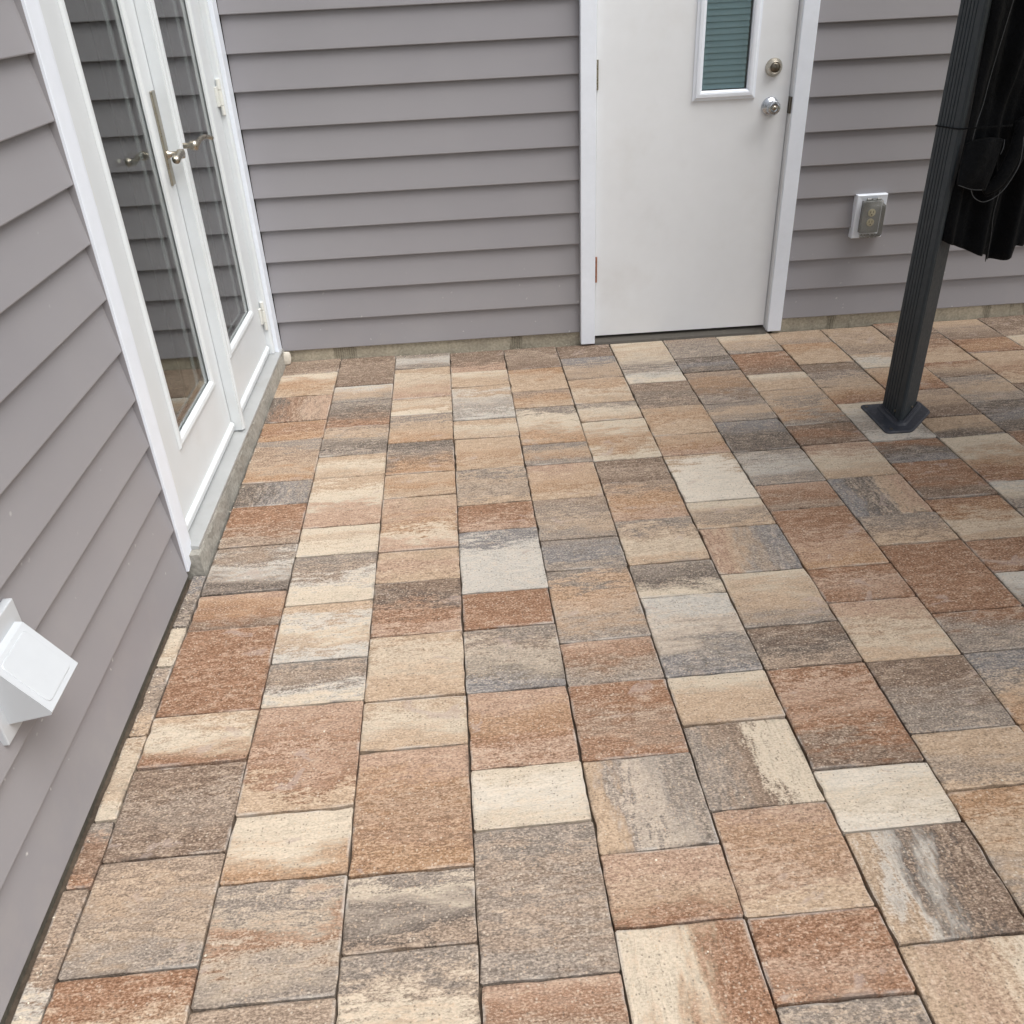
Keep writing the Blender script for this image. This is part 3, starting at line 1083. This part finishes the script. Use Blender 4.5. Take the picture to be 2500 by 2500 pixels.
# sheer drape inside, behind the corner leaf
bm = bmesh.new()
prev = None
for i in range(81):
    y = -0.78 + 0.70 * i / 80
    x = -0.17 + 0.016 * math.sin(i * 0.9) + 0.007 * math.sin(i * 2.3 + 1)
    ring = [bm.verts.new((x, y, 0.09)), bm.verts.new((x, y, 2.02)), bm.verts.new((x - 0.002, y, 2.02)), bm.verts.new((x - 0.002, y, 0.09))]
    if prev:
        for k2 in range(4):
            bm.faces.new([prev[k2], ring[k2], ring[(k2 + 1) % 4], prev[(k2 + 1) % 4]])
    else:
        bm.faces.new(ring)
    prev = ring
bm.faces.new(prev[::-1])
tag(bm_obj('drape', bm, M_SHEER), 'pale indoor drape seen dimly through the corner french door glass', 'curtain')

# ------------------------------------------------------------------ dryer vent on the left wall
vent = empty('dryer_vent', (0.0, -2.47, 0.339))
tag(vent, 'white plastic dryer vent hood on the left clapboard wall', 'vent')


def vchild(name, bm, mat, parent, smooth=False):
    o = bm_obj(name, bm, mat, parent, smooth)
    o.matrix_parent_inverse = Matrix.Translation(-Vector(parent.location)) if parent.type == 'EMPTY' else Matrix()
    return o


bm = bmesh.new()
add_box(bm, -0.012, 0.0050, -2.553, -2.388, 0.337, 0.526, 0.0022, 2)
vchild('flange', bm, M_VENT, vent)
# hood: sloping wedge, open below
bm = bmesh.new()
ya, yb2 = -2.532, -2.408
xt, zt = 0.018, 0.487
xf, zf = 0.083, 0.386
side = [(0.004, 0.489), (xt, zt), (xf, zf), (xf - 0.003, zf - 0.006), (0.004, 0.366)]
add_prism(bm, side, 1, ya, ya + 0.003)
add_prism(bm, side, 1, yb2 - 0.003, yb2)
slab = [(0.004, 0.489), (xt, zt), (xf, zf), (xf - 0.003, zf - 0.006), (xf - 0.005, zf - 0.003), (xt - 0.002, zt - 0.004), (0.004, 0.484)]
add_prism(bm, slab, 1, ya + 0.0031, yb2 - 0.0031)
hood = vchild('hood', bm, M_VENT, vent)
# raised panel with rounded corners lying on the slope
bm = bmesh.new()
e1 = Vector((xf - xt, 0, zf - zt))
ln = e1.length
e1.normalize()
nn = Vector((-e1.z, 0, e1.x))
if nn.x < 0:
    nn = -nn
org = Vector((xt, 0, zt))
hw = (yb2 - ya) / 2 - 0.013
pl = []
for cx_, cy_, a0 in ((ln - 0.020, hw - 0.010, 0), (0.018, hw - 0.010, 90), (0.018, -hw + 0.010, 180), (ln - 0.020, -hw + 0.010, 270)):
    for k2 in range(5):
        a = R(a0 + 90 * k2 / 4)
        pl.append((cx_ + 0.010 * math.cos(a), cy_ + 0.010 * math.sin(a)))
ym = (ya + yb2) / 2
loops = []
for ins, hh in ((0, 0.0002), (0.0012, 0.0016), (0.003, 0.0018)):
    lp = []
    for s, y in pl:
        cxm, s2, y2 = ln / 2, s, y
        s2 = cxm + (s - cxm) * (1 - ins / (ln / 2))
        y2 = y * (1 - ins / hw)
        lp.append(bm.verts.new(org + e1 * s2 + nn * hh + Vector((0, ym + y2, 0))))
    loops.append(lp)
for a, b in zip(loops, loops[1:]):
    for i in range(len(a)):
        bm.faces.new([a[i], a[(i + 1) % len(a)], b[(i + 1) % len(b)], b[i]])
bm.faces.new(loops[-1])
vchild('panel', bm, M_VENT, vent)

# ------------------------------------------------------------------ outdoor outlet on the far wall
outlet = empty('outdoor_outlet', (2.522, 0.0, 0.39))
tag(outlet, 'outdoor outlet in a white block with clear bubble cover', 'outlet')
OX0, OX1, OZ0, OZ1 = 2.4600, 2.5870, 0.3930, 0.5680
bm = bmesh.new()
# mitred picture-frame block, each side its own sloping face
fr = [((0.0, 0.008), (0.0, -0.019)), ((0.0, -0.019), (0.004, -0.0225)), ((0.004, -0.0225), (0.0235, -0.0195)), ((0.0235, -0.0195), (0.0245, -0.010))]
prof = [(0.0, 0.012), (0.0, -0.019), (0.003, -0.0225), (0.0235, -0.0195), (0.0245, -0.008)]
rings = []
for ins, y in prof:
    rings.append([bm.verts.new(c) for c in ((OX0 + ins, y, OZ0 + ins), (OX1 - ins, y, OZ0 + ins), (OX1 - ins, y, OZ1 - ins), (OX0 + ins, y, OZ1 - ins))])
for a, b in zip(rings, rings[1:]):
    for i in range(4):
        bm.faces.new([a[i], a[(i + 1) % 4], b[(i + 1) % 4], b[i]])
bm.faces.new(rings[-1])
vchild('mounting_block', bm, M_TRIM, outlet)
bm = bmesh.new()
add_box(bm, 2.486, 2.562, -0.034, -0.0085, 0.417, 0.542, 0.002)
vchild('outlet_plate', bm, M_OUTGREY, outlet)
for zc in (0.4985, 0.4595):
    bm = bmesh.new()
    add_lathe(bm, [(0, 0), (0.0155, 0), (0.0155, 0.0025), (0, 0.003)], (2.524, -0.0338, zc), (0, -1, 0), 20)
    so = vchild('socket', bm, M_IVORY, outlet)
    bm = bmesh.new()
    add_box(bm, 2.517, 2.519, -0.0379, -0.0365, zc - 0.001, zc + 0.008)
    add_box(bm, 2.5285, 2.5305, -0.0379, -0.0365, zc - 0.001, zc + 0.008)
    add_lathe(bm, [(0, 0), (0.0027, 0), (0.0027, 0.0016), (0, 0.0016)], (2.524, -0.0364, zc - 0.008), (0, -1, 0), 10)
    o = bm_obj('slot', bm, M_KEY, so)
    o.matrix_parent_inverse = Matrix.Translation(-Vector(outlet.location))
    o.parent = so
    o.matrix_parent_inverse = Matrix()
# bubble cover: rounded shell with a rim, hinge knuckles and ragged lower lip
bm = bmesh.new()


def rrect(x0, x1, z0, z1, r, seg=5):
    out = []
    for cx_, cz_, a0 in ((x1 - r, z1 - r, 0), (x0 + r, z1 - r, 90), (x0 + r, z0 + r, 180), (x1 - r, z0 + r, 270)):
        for k2 in range(seg + 1):
            a = R(a0 + 90 * k2 / seg)
            out.append((cx_ + r * math.cos(a), cz_ + r * math.sin(a)))
    return out


levels = [(-0.030, 2.4835, 2.5645, 0.4080, 0.5480, 0.010), (-0.036, 2.4815, 2.5665, 0.4060, 0.5500, 0.012), (-0.040, 2.4860, 2.5620, 0.4090, 0.5450, 0.013),
          (-0.078, 2.4880, 2.5600, 0.4110, 0.5420, 0.013), (-0.087, 2.4930, 2.5550, 0.4160, 0.5370, 0.012), (-0.089, 2.5010, 2.5470, 0.4240, 0.5290, 0.010)]
rings = []
for y, x0, x1, z0, z1, r in levels:
    rings.append([bm.verts.new((x, y, z)) for x, z in rrect(x0, x1, z0, z1, r)])
for a, b in zip(rings, rings[1:]):
    for i in range(len(a)):
        bm.faces.new([a[i], a[(i + 1) % len(a)], b[(i + 1) % len(b)], b[i]])
bm.faces.new(rings[-1])
vchild('bubble_cover', bm, M_SMOKE, outlet, True)
for xc in (2.5035, 2.5445):
    bm = bmesh.new()
    add_lathe(bm, [(0, -0.008), (0.0058, -0.008), (0.0058, 0.008), (0, 0.008)], (xc, -0.0360, 0.5520), (1, 0, 0), 12)
    vchild('hinge_knuckle', bm, M_OUTGREY, outlet, False)
bm = bmesh.new()
add_lathe(bm, [(0, -0.011), (0.0042, -0.011), (0.0042, 0.011), (0, 0.011)], (2.524, -0.0365, 0.5515), (1, 0, 0), 10)
vchild('hinge_pin', bm, M_SMOKE, outlet, True)
bm = bmesh.new()
for i, xc in enumerate((2.490, 2.503, 2.518, 2.534, 2.549)):
    add_lathe(bm, [(0, 0), (0.0068, 0), (0.0060, 0.012), (0, 0.014)], (xc, -0.044 - 0.004 * (i % 2), 0.4015), (0, 0, 1), 10)
vchild('cable_knockout', bm, M_SMOKE, outlet, True)

# ------------------------------------------------------------------ plug in the corner
bm = bmesh.new()
add_lathe(bm, [(0, 0.0), (0.010, 0.0), (0.0185, 0.006), (0.0215, 0.018), (0.0215, 0.030), (0.0195, 0.046), (0.014, 0.056), (0, 0.058)], (0, 0, 0), (0, 0, 1), 7)
for v in bm.verts:
    v.co.x *= 1.02
    v.co.y *= 0.66
bmesh.ops.bevel(bm, geom=list(bm.edges), offset=0.0012, segments=1, affect='EDGES')
plug = bm_obj('corner_plug', bm, M_STONE)
plug.location = (0.0330, -0.0235, 0.0005)
plug.rotation_euler = (0, R(9), R(20))
tag(plug, 'small off white lump standing in the corner where the two walls meet', 'plug')

# ------------------------------------------------------------------ gazebo
gz = empty('gazebo', (2.345, -0.90, 0.0))
tag(gz, 'charcoal metal gazebo with ribbed corner post on a black foot', 'gazebo')
PX, PY0, PY1 = 2.3010, -0.9870, -0.8520
PT = 2.28
# post: triangular corner section; outer face ribbed, inner face on the diagonal
outl = [(PX, PY1)]
ribs = 5
g_w = 0.0028
face0, face1 = PY1 - 0.012, PY0 + 0.030
for i in range(ribs):
    yc = face0 + (face1 - face0) * (i + 0.5) / ribs
    for dy, dx in ((g_w, 0), (g_w * 0.6, 0.0030), (-g_w * 0.6, 0.0030), (-g_w, 0)):
        outl.append((PX + dx, yc + dy))
outl += [(PX, PY0 + 0.006), (PX + 0.0018, PY0 + 0.0018), (PX + 0.006, PY0), (PX + 0.014, PY0 + 0.003),
         (PX + 0.118, PY1 - 0.010), (PX + 0.122, PY1 - 0.004), (PX + 0.118, PY1)]
bm = bmesh.new()
add_prism(bm, outl, 2, 0.010, PT)
post = vchild('post', bm, M_POST, gz)
# foot: flat plate with cut corner and a raised collar round the post
bm = bmesh.new()


def rounded(poly, r, seg=4):
    out = []
    n = len(poly)
    for i in range(n):
        p, a, b = Vector(poly[i]), Vector(poly[i - 1]), Vector(poly[(i + 1) % n])
        da, dbv = (a - p).normalized(), (b - p).normalized()
        s, e = p + da * r, p + dbv * r
        for k2 in range(seg + 1):
            t = k2 / seg
            out.append(s * (1 - t) ** 2 + p * 2 * t * (1 - t) + e * t * t)
    return out


plate = rounded([(2.236, -0.812), (2.236, -1.040), (2.326, -1.042), (2.458, -0.902), (2.458, -0.812)], 0.016)
cx_, cy_ = 2.345, -0.905
inner = [(PX - 0.0005, PY1 + 0.001), (PX - 0.0005, PY0 - 0.0005), (PX + 0.0125, PY0 - 0.0015), (PX + 0.125, PY1 - 0.006), (PX + 0.123, PY1 + 0.001)]
inner = rounded(inner, 0.003)


def grow(poly, d):
    c = Vector((cx_ - 0.01, cy_ - 0.0))
    out = []
    n = len(poly)
    for i in range(n):
        a, b = Vector(poly[i - 1]), Vector(poly[(i + 1) % n])
        tg = (b - a).normalized()
        nr = Vector((tg.y, -tg.x))
        if nr.dot(Vector(poly[i]) - c) < 0:
            nr = -nr
        out.append(Vector(poly[i]) + nr * d)
    return out


lev = [(plate, 0.0005), (plate, 0.0055), (grow(plate, -0.004), 0.0085), (grow(inner, 0.016), 0.0095), (grow(inner, 0.012), 0.0170), (grow(inner, 0.0045), 0.0185), (grow(inner, 0.0035), 0.0240), (grow(inner, 0.0005), 0.0240)]
rings = [[bm.verts.new((p[0], p[1], z)) for p in poly] for poly, z in lev]
bm.faces.new(rings[0])
for a, b in zip(rings, rings[1:]):
    for i in range(len(a)):
        bm.faces.new([a[i], a[(i + 1) % len(a)], b[(i + 1) % len(b)], b[i]])
foot = vchild('base_plate', bm, M_BASE, gz)
for p in ((2.252, -0.834), (2.262, -1.018), (2.440, -0.832)):
    bm = bmesh.new()
    add_lathe(bm, [(0, 0), (0.0065, 0), (0.0060, 0.0022), (0.002, 0.0026), (0, 0.0018)], (p[0], p[1], 0.0080), (0, 0, 1), 12)
    vchild('anchor_bolt', bm, M_KEY, gz)
for p, ax in (((PX, -0.948, 0.042), (-1, 0, 0)), ((PX + 0.070, -0.928, 0.042), (0.70, -0.71, 0))):
    bm = bmesh.new()
    add_lathe(bm, [(0, -0.002), (0.0052, -0.002), (0.0045, 0.0022), (0.0, 0.003)], p, ax, 12)
    vchild('screw', bm, M_KEY, gz)
# beams, rafters and canopy, mostly above the picture; three more posts beyond it
GX1, GY1 = 4.75, -3.30  # unseen span, kept short to leave the left wall more sky
for (px, py) in ((GX1, -0.90), (2.345, GY1), (GX1, GY1)):
    bm = bmesh.new()
    add_box(bm, px - 0.05, px + 0.05, py - 0.05, py + 0.05, 0.001, PT, 0.004)
    vchild('post', bm, M_POST, gz)
for a, b in (((2.305, -0.93), (GX1 + .04, -0.86)), ((2.305, GY1 - .03), (GX1 + .04, GY1 + .04))):
    bm = bmesh.new()
    add_box(bm, a[0], b[0], a[1], b[1], PT + 0.001, PT + 0.09, 0.004)
    vchild('beam', bm, M_POST, gz)
for x in (2.305, GX1 - 0.03):
    bm = bmesh.new()
    add_box(bm, x, x + 0.07, GY1 + 0.041, -0.931, PT + 0.001, PT + 0.09, 0.004)
    vchild('beam', bm, M_POST, gz)
bm = bmesh.new()
ov = 0.0
c4 = [(2.30 - ov, GY1 - ov), (GX1 + ov, GY1 - ov), (GX1 + ov, -0.86 + ov), (2.30 - ov, -0.86 + ov)]
apx, apy = (2.30 + GX1) / 2, (GY1 - 0.86) / 2
lo = [bm.verts.new((x, y, PT + 0.095)) for x, y in c4]
hi = [bm.verts.new((apx + sx_ * 0.45, apy + sy_ * 0.55, PT + 0.55)) for sx_, sy_ in ((-1, -1), (1, -1), (1, 1), (-1, 1))]
for i in range(4):
    j = (i + 1) % 4
    bm.faces.new([lo[i], lo[j], hi[j], hi[i]])
bm.faces.new(hi)
vchild('canopy', bm, M_CANOPY, gz)

# ------------------------------------------------------------------ black curtain tied back to the post
curt = empty('curtain', (2.55, -0.91, 0.55))
tag(curt, 'black fabric curtain tied back and bunched beside the gazebo post', 'curtain')


def hem(x):
    # lower edge height along the curtain
    pts = [(2.32, 0.640), (2.345, 0.628), (2.395, 0.606), (2.46, 0.580), (2.515, 0.566), (2.522, 0.540), (2.570, 0.545), (2.598, 0.556), (2.606, 0.590), (2.70, 0.575), (2.85, 0.585), (3.0, 0.59)]
    for (a, za), (b, zb_) in zip(pts, pts[1:]):
        if a <= x <= b:
            return za + (zb_ - za) * (x - a) / (b - a)
    return pts[0][1] if x < pts[0][0] else pts[-1][1]


def curtain_y(x0, z):
    tie = math.exp(-((z - 0.97) / 0.13) ** 2)
    amp = 0.022 * (1 - 0.45 * tie) * (0.55 + 0.45 * min(1, (2.20 - z) / 0.6))
    ph = 2.1 * math.sin(z * 1.7) + 0.9 * tie
    w = math.sin(x0 * 52 + ph) + 0.45 * math.sin(x0 * 113 + 1.3 + z * 2.0) + 0.25 * math.sin(x0 * 31 - z * 5)
    return -0.972 + 0.058 * min(1.0, max(0.0, (x0 - 2.32) / 0.22)) + amp * w * min(1.0, 0.35 + (x0 - 2.32) / 0.12) - 0.010 * tie


bm = bmesh.new()
NX, NZ = 150, 60
ZT = 2.20
front, back = [], []
for i in range(NX + 1):
    x0 = 2.328 + (2.94 - 2.328) * i / NX
    zb_ = hem(x0)
    colf, colb = [], []
    for k2 in range(NZ + 1):
        f = k2 / NZ
        z = ZT + (zb_ - ZT) * f
        tie = math.exp(-((z - 0.97) / 0.13) ** 2)
        xs = 2.328 + (x0 - 2.328) * (1 - 0.18 * tie)
        y = curtain_y(x0, z)
        colf.append(bm.verts.new((xs, y, z)))
        colb.append(bm.verts.new((xs, y + 0.0025, z)))
    front.append(colf)
    back.append(colb)
for i in range(NX):
    for k2 in range(NZ):
        bm.faces.new([front[i][k2], front[i + 1][k2], front[i + 1][k2 + 1], front[i][k2 + 1]])
        bm.faces.new([back[i][k2 + 1], back[i + 1][k2 + 1], back[i + 1][k2], back[i][k2]])
    bm.faces.new([front[i][NZ], front[i + 1][NZ], back[i + 1][NZ], back[i][NZ]])
    bm.faces.new([back[i][0], back[i + 1][0], front[i + 1][0], front[i][0]])
for i, s in ((0, 1), (NX, -1)):
    for k2 in range(NZ):
        bm.faces.new([front[i][k2], front[i][k2 + 1], back[i][k2 + 1], back[i][k2]][::s])
vchild('drop', bm, M_FAB, curt, True)
# turned-over flap: a soft pocket in front of the folds
bm = bmesh.new()
NU, NV = 18, 14
tl, tr_, brr, bl = Vector((2.326, -1.002, 0.922)), Vector((2.438, -0.995, 0.930)), Vector((2.410, -1.010, 0.790)), Vector((2.316, -1.016, 0.812))
gf, gb = [], []
for i in range(NU + 1):
    a, b = [], []
    for j in range(NV + 1):
        u, v2 = i / NU, j / NV
        p = (tl * (1 - u) + tr_ * u) * (1 - v2) + (bl * (1 - u) + brr * u) * v2
        p = p + Vector((0, -0.020 * math.sin(math.pi * u) * math.sin(math.pi * min(1, v2 * 0.95 + 0.05)) + 0.004 * math.sin(9 * u + 4 * v2), 0.008 * math.sin(math.pi * u) * (1 - v2) - 0.006 * math.sin(math.pi * u) * v2))
        a.append(bm.verts.new(p))
        b.append(bm.verts.new(p + Vector((0, 0.012 + 0.016 * math.sin(math.pi * u), 0))))
    gf.append(a)
    gb.append(b)
for i in range(NU):
    for j in range(NV):
        bm.faces.new([gf[i][j], gf[i + 1][j], gf[i + 1][j + 1], gf[i][j + 1]])
        bm.faces.new([gb[i][j + 1], gb[i + 1][j + 1], gb[i + 1][j], gb[i][j]])
for i in range(NU):
    for j in (0, NV):
        bm.faces.new([gf[i][j], gf[i + 1][j], gb[i + 1][j], gb[i][j]])
for j in range(NV):
    for i in (0, NU):
        bm.faces.new([gf[i][j], gf[i][j + 1], gb[i][j + 1], gb[i][j]])
vchild('flap', bm, M_FAB, curt, True)
# roll of gathered cloth swinging up to the tie
for path, rad in (([(2.412, -0.990, 0.785), (2.445, -0.998, 0.806), (2.476, -0.990, 0.860), (2.498, -0.972, 0.930), (2.494, -0.962, 0.975)], 0.020),
                  ([(2.430, -0.975, 0.770), (2.470, -0.985, 0.804), (2.503, -0.978, 0.865), (2.514, -0.966, 0.935), (2.500, -0.956, 0.980)], 0.016)):
    bm = bmesh.new()
    pts = smooth_path(path, 6)
    add_tube(bm, pts, [rad * (0.45 + 0.55 * math.sin(math.pi * (0.12 + 0.8 * i / len(pts)))) for i in range(len(pts))], 12)
    vchild('gathered_fold', bm, M_FAB, curt, True)
# zips and bound edges
paths = [[(2.40, 1.32), (2.386, 1.20), (2.376, 1.10), (2.364, 1.027), (2.350, 0.982), (2.346, 0.930)],
         [(2.520, 0.834), (2.508, 0.790), (2.502, 0.722), (2.503, 0.680), (2.512, 0.634), (2.516, 0.60), (2.528, 0.548)]]
zips = [[(x, curtain_y(x, z) - 0.006, z) for x, z in pth] for pth in paths]
zips.append([(2.494, -1.000, 0.936), (2.497, -1.006, 0.890), (2.492, -1.012, 0.852), (2.468, -1.018, 0.803), (2.440, -1.022, 0.774), (2.403, -1.024, 0.760), (2.371, -1.024, 0.774), (2.357, -1.022, 0.796)])
for path in zips:
    bm = bmesh.new()
    add_tube(bm, smooth_path(path, 6), 0.0012, 6)
    vchild('zip', bm, M_ZIP, curt, True)
bm = bmesh.new()
add_tube(bm, smooth_path([(2.316, -1.019, 0.812), (2.352, -1.029, 0.800), (2.386, -1.030, 0.797)], 6), 0.0011, 6)
vchild('binding', bm, M_ZIP, curt, True)
bm = bmesh.new()
add_tube(bm, smooth_path([(2.438, -0.999, 0.930), (2.433, -1.011, 0.911), (2.426, -1.016, 0.892)], 5), 0.0010, 6)
vchild('binding', bm, M_ZIP, curt, True)
# tie cord round the post
bm = bmesh.new()
zt_ = 0.957
add_tube(bm, smooth_path([(2.46, -0.985, zt_ + 0.008), (2.39, -1.002, zt_ + 0.010), (2.330, -1.003, zt_ + 0.010), (PX - 0.0025, PY0 - 0.0005, zt_ + 0.007), (PX - 0.0022, -0.92, zt_ + 0.002), (PX - 0.002, PY1 + 0.002, zt_ - 0.002), (2.35, PY1 + 0.003, zt_ - 0.002), (2.43, PY1 - 0.006, zt_)], 6), 0.0021, 8)
vchild('tie_cord', bm, M_FAB, curt, True)

# ------------------------------------------------------------------ grit swept against the walls
grnd = random.Random(21)
bm = bmesh.new()


def grain_at(x, y, r):
    m = Matrix.Translation((x, y, r * 0.45)) @ Matrix.Rotation(grnd.uniform(0, 6.28), 4, 'Z') @ Matrix.Diagonal((r * grnd.uniform(0.8, 1.5), r * grnd.uniform(0.7, 1.1), r * grnd.uniform(0.5, 0.8), 1))
    bmesh.ops.create_icosphere(bm, subdivisions=1, radius=1.0, matrix=m)


for i in range(70):
    grain_at(0.008 + abs(grnd.gauss(0, 0.012)), grnd.uniform(-3.0, -1.6), grnd.uniform(0.0009, 0.0024))
for i in range(60):
    grain_at(grnd.uniform(0.06, 1.30), -0.002 - abs(grnd.gauss(0, 0.012)), grnd.uniform(0.0009, 0.0024))
for i in range(40):
    grain_at(0.037 + abs(grnd.gauss(0, 0.010)), grnd.uniform(-1.55, -0.1), grnd.uniform(0.0009, 0.0022))
for i in range(46):
    grain_at(grnd.uniform(0.15, 2.2), grnd.uniform(-2.9, -0.2), grnd.uniform(0.0010, 0.0026))
tag(bm_obj('grit', bm, simple_mat('pale_grit', lin((206, 196, 178)), 0.9, var=0.4, nscale=90)), 'loose pale grit along the wall bases and on the pavers', 'grit', kind='stuff')
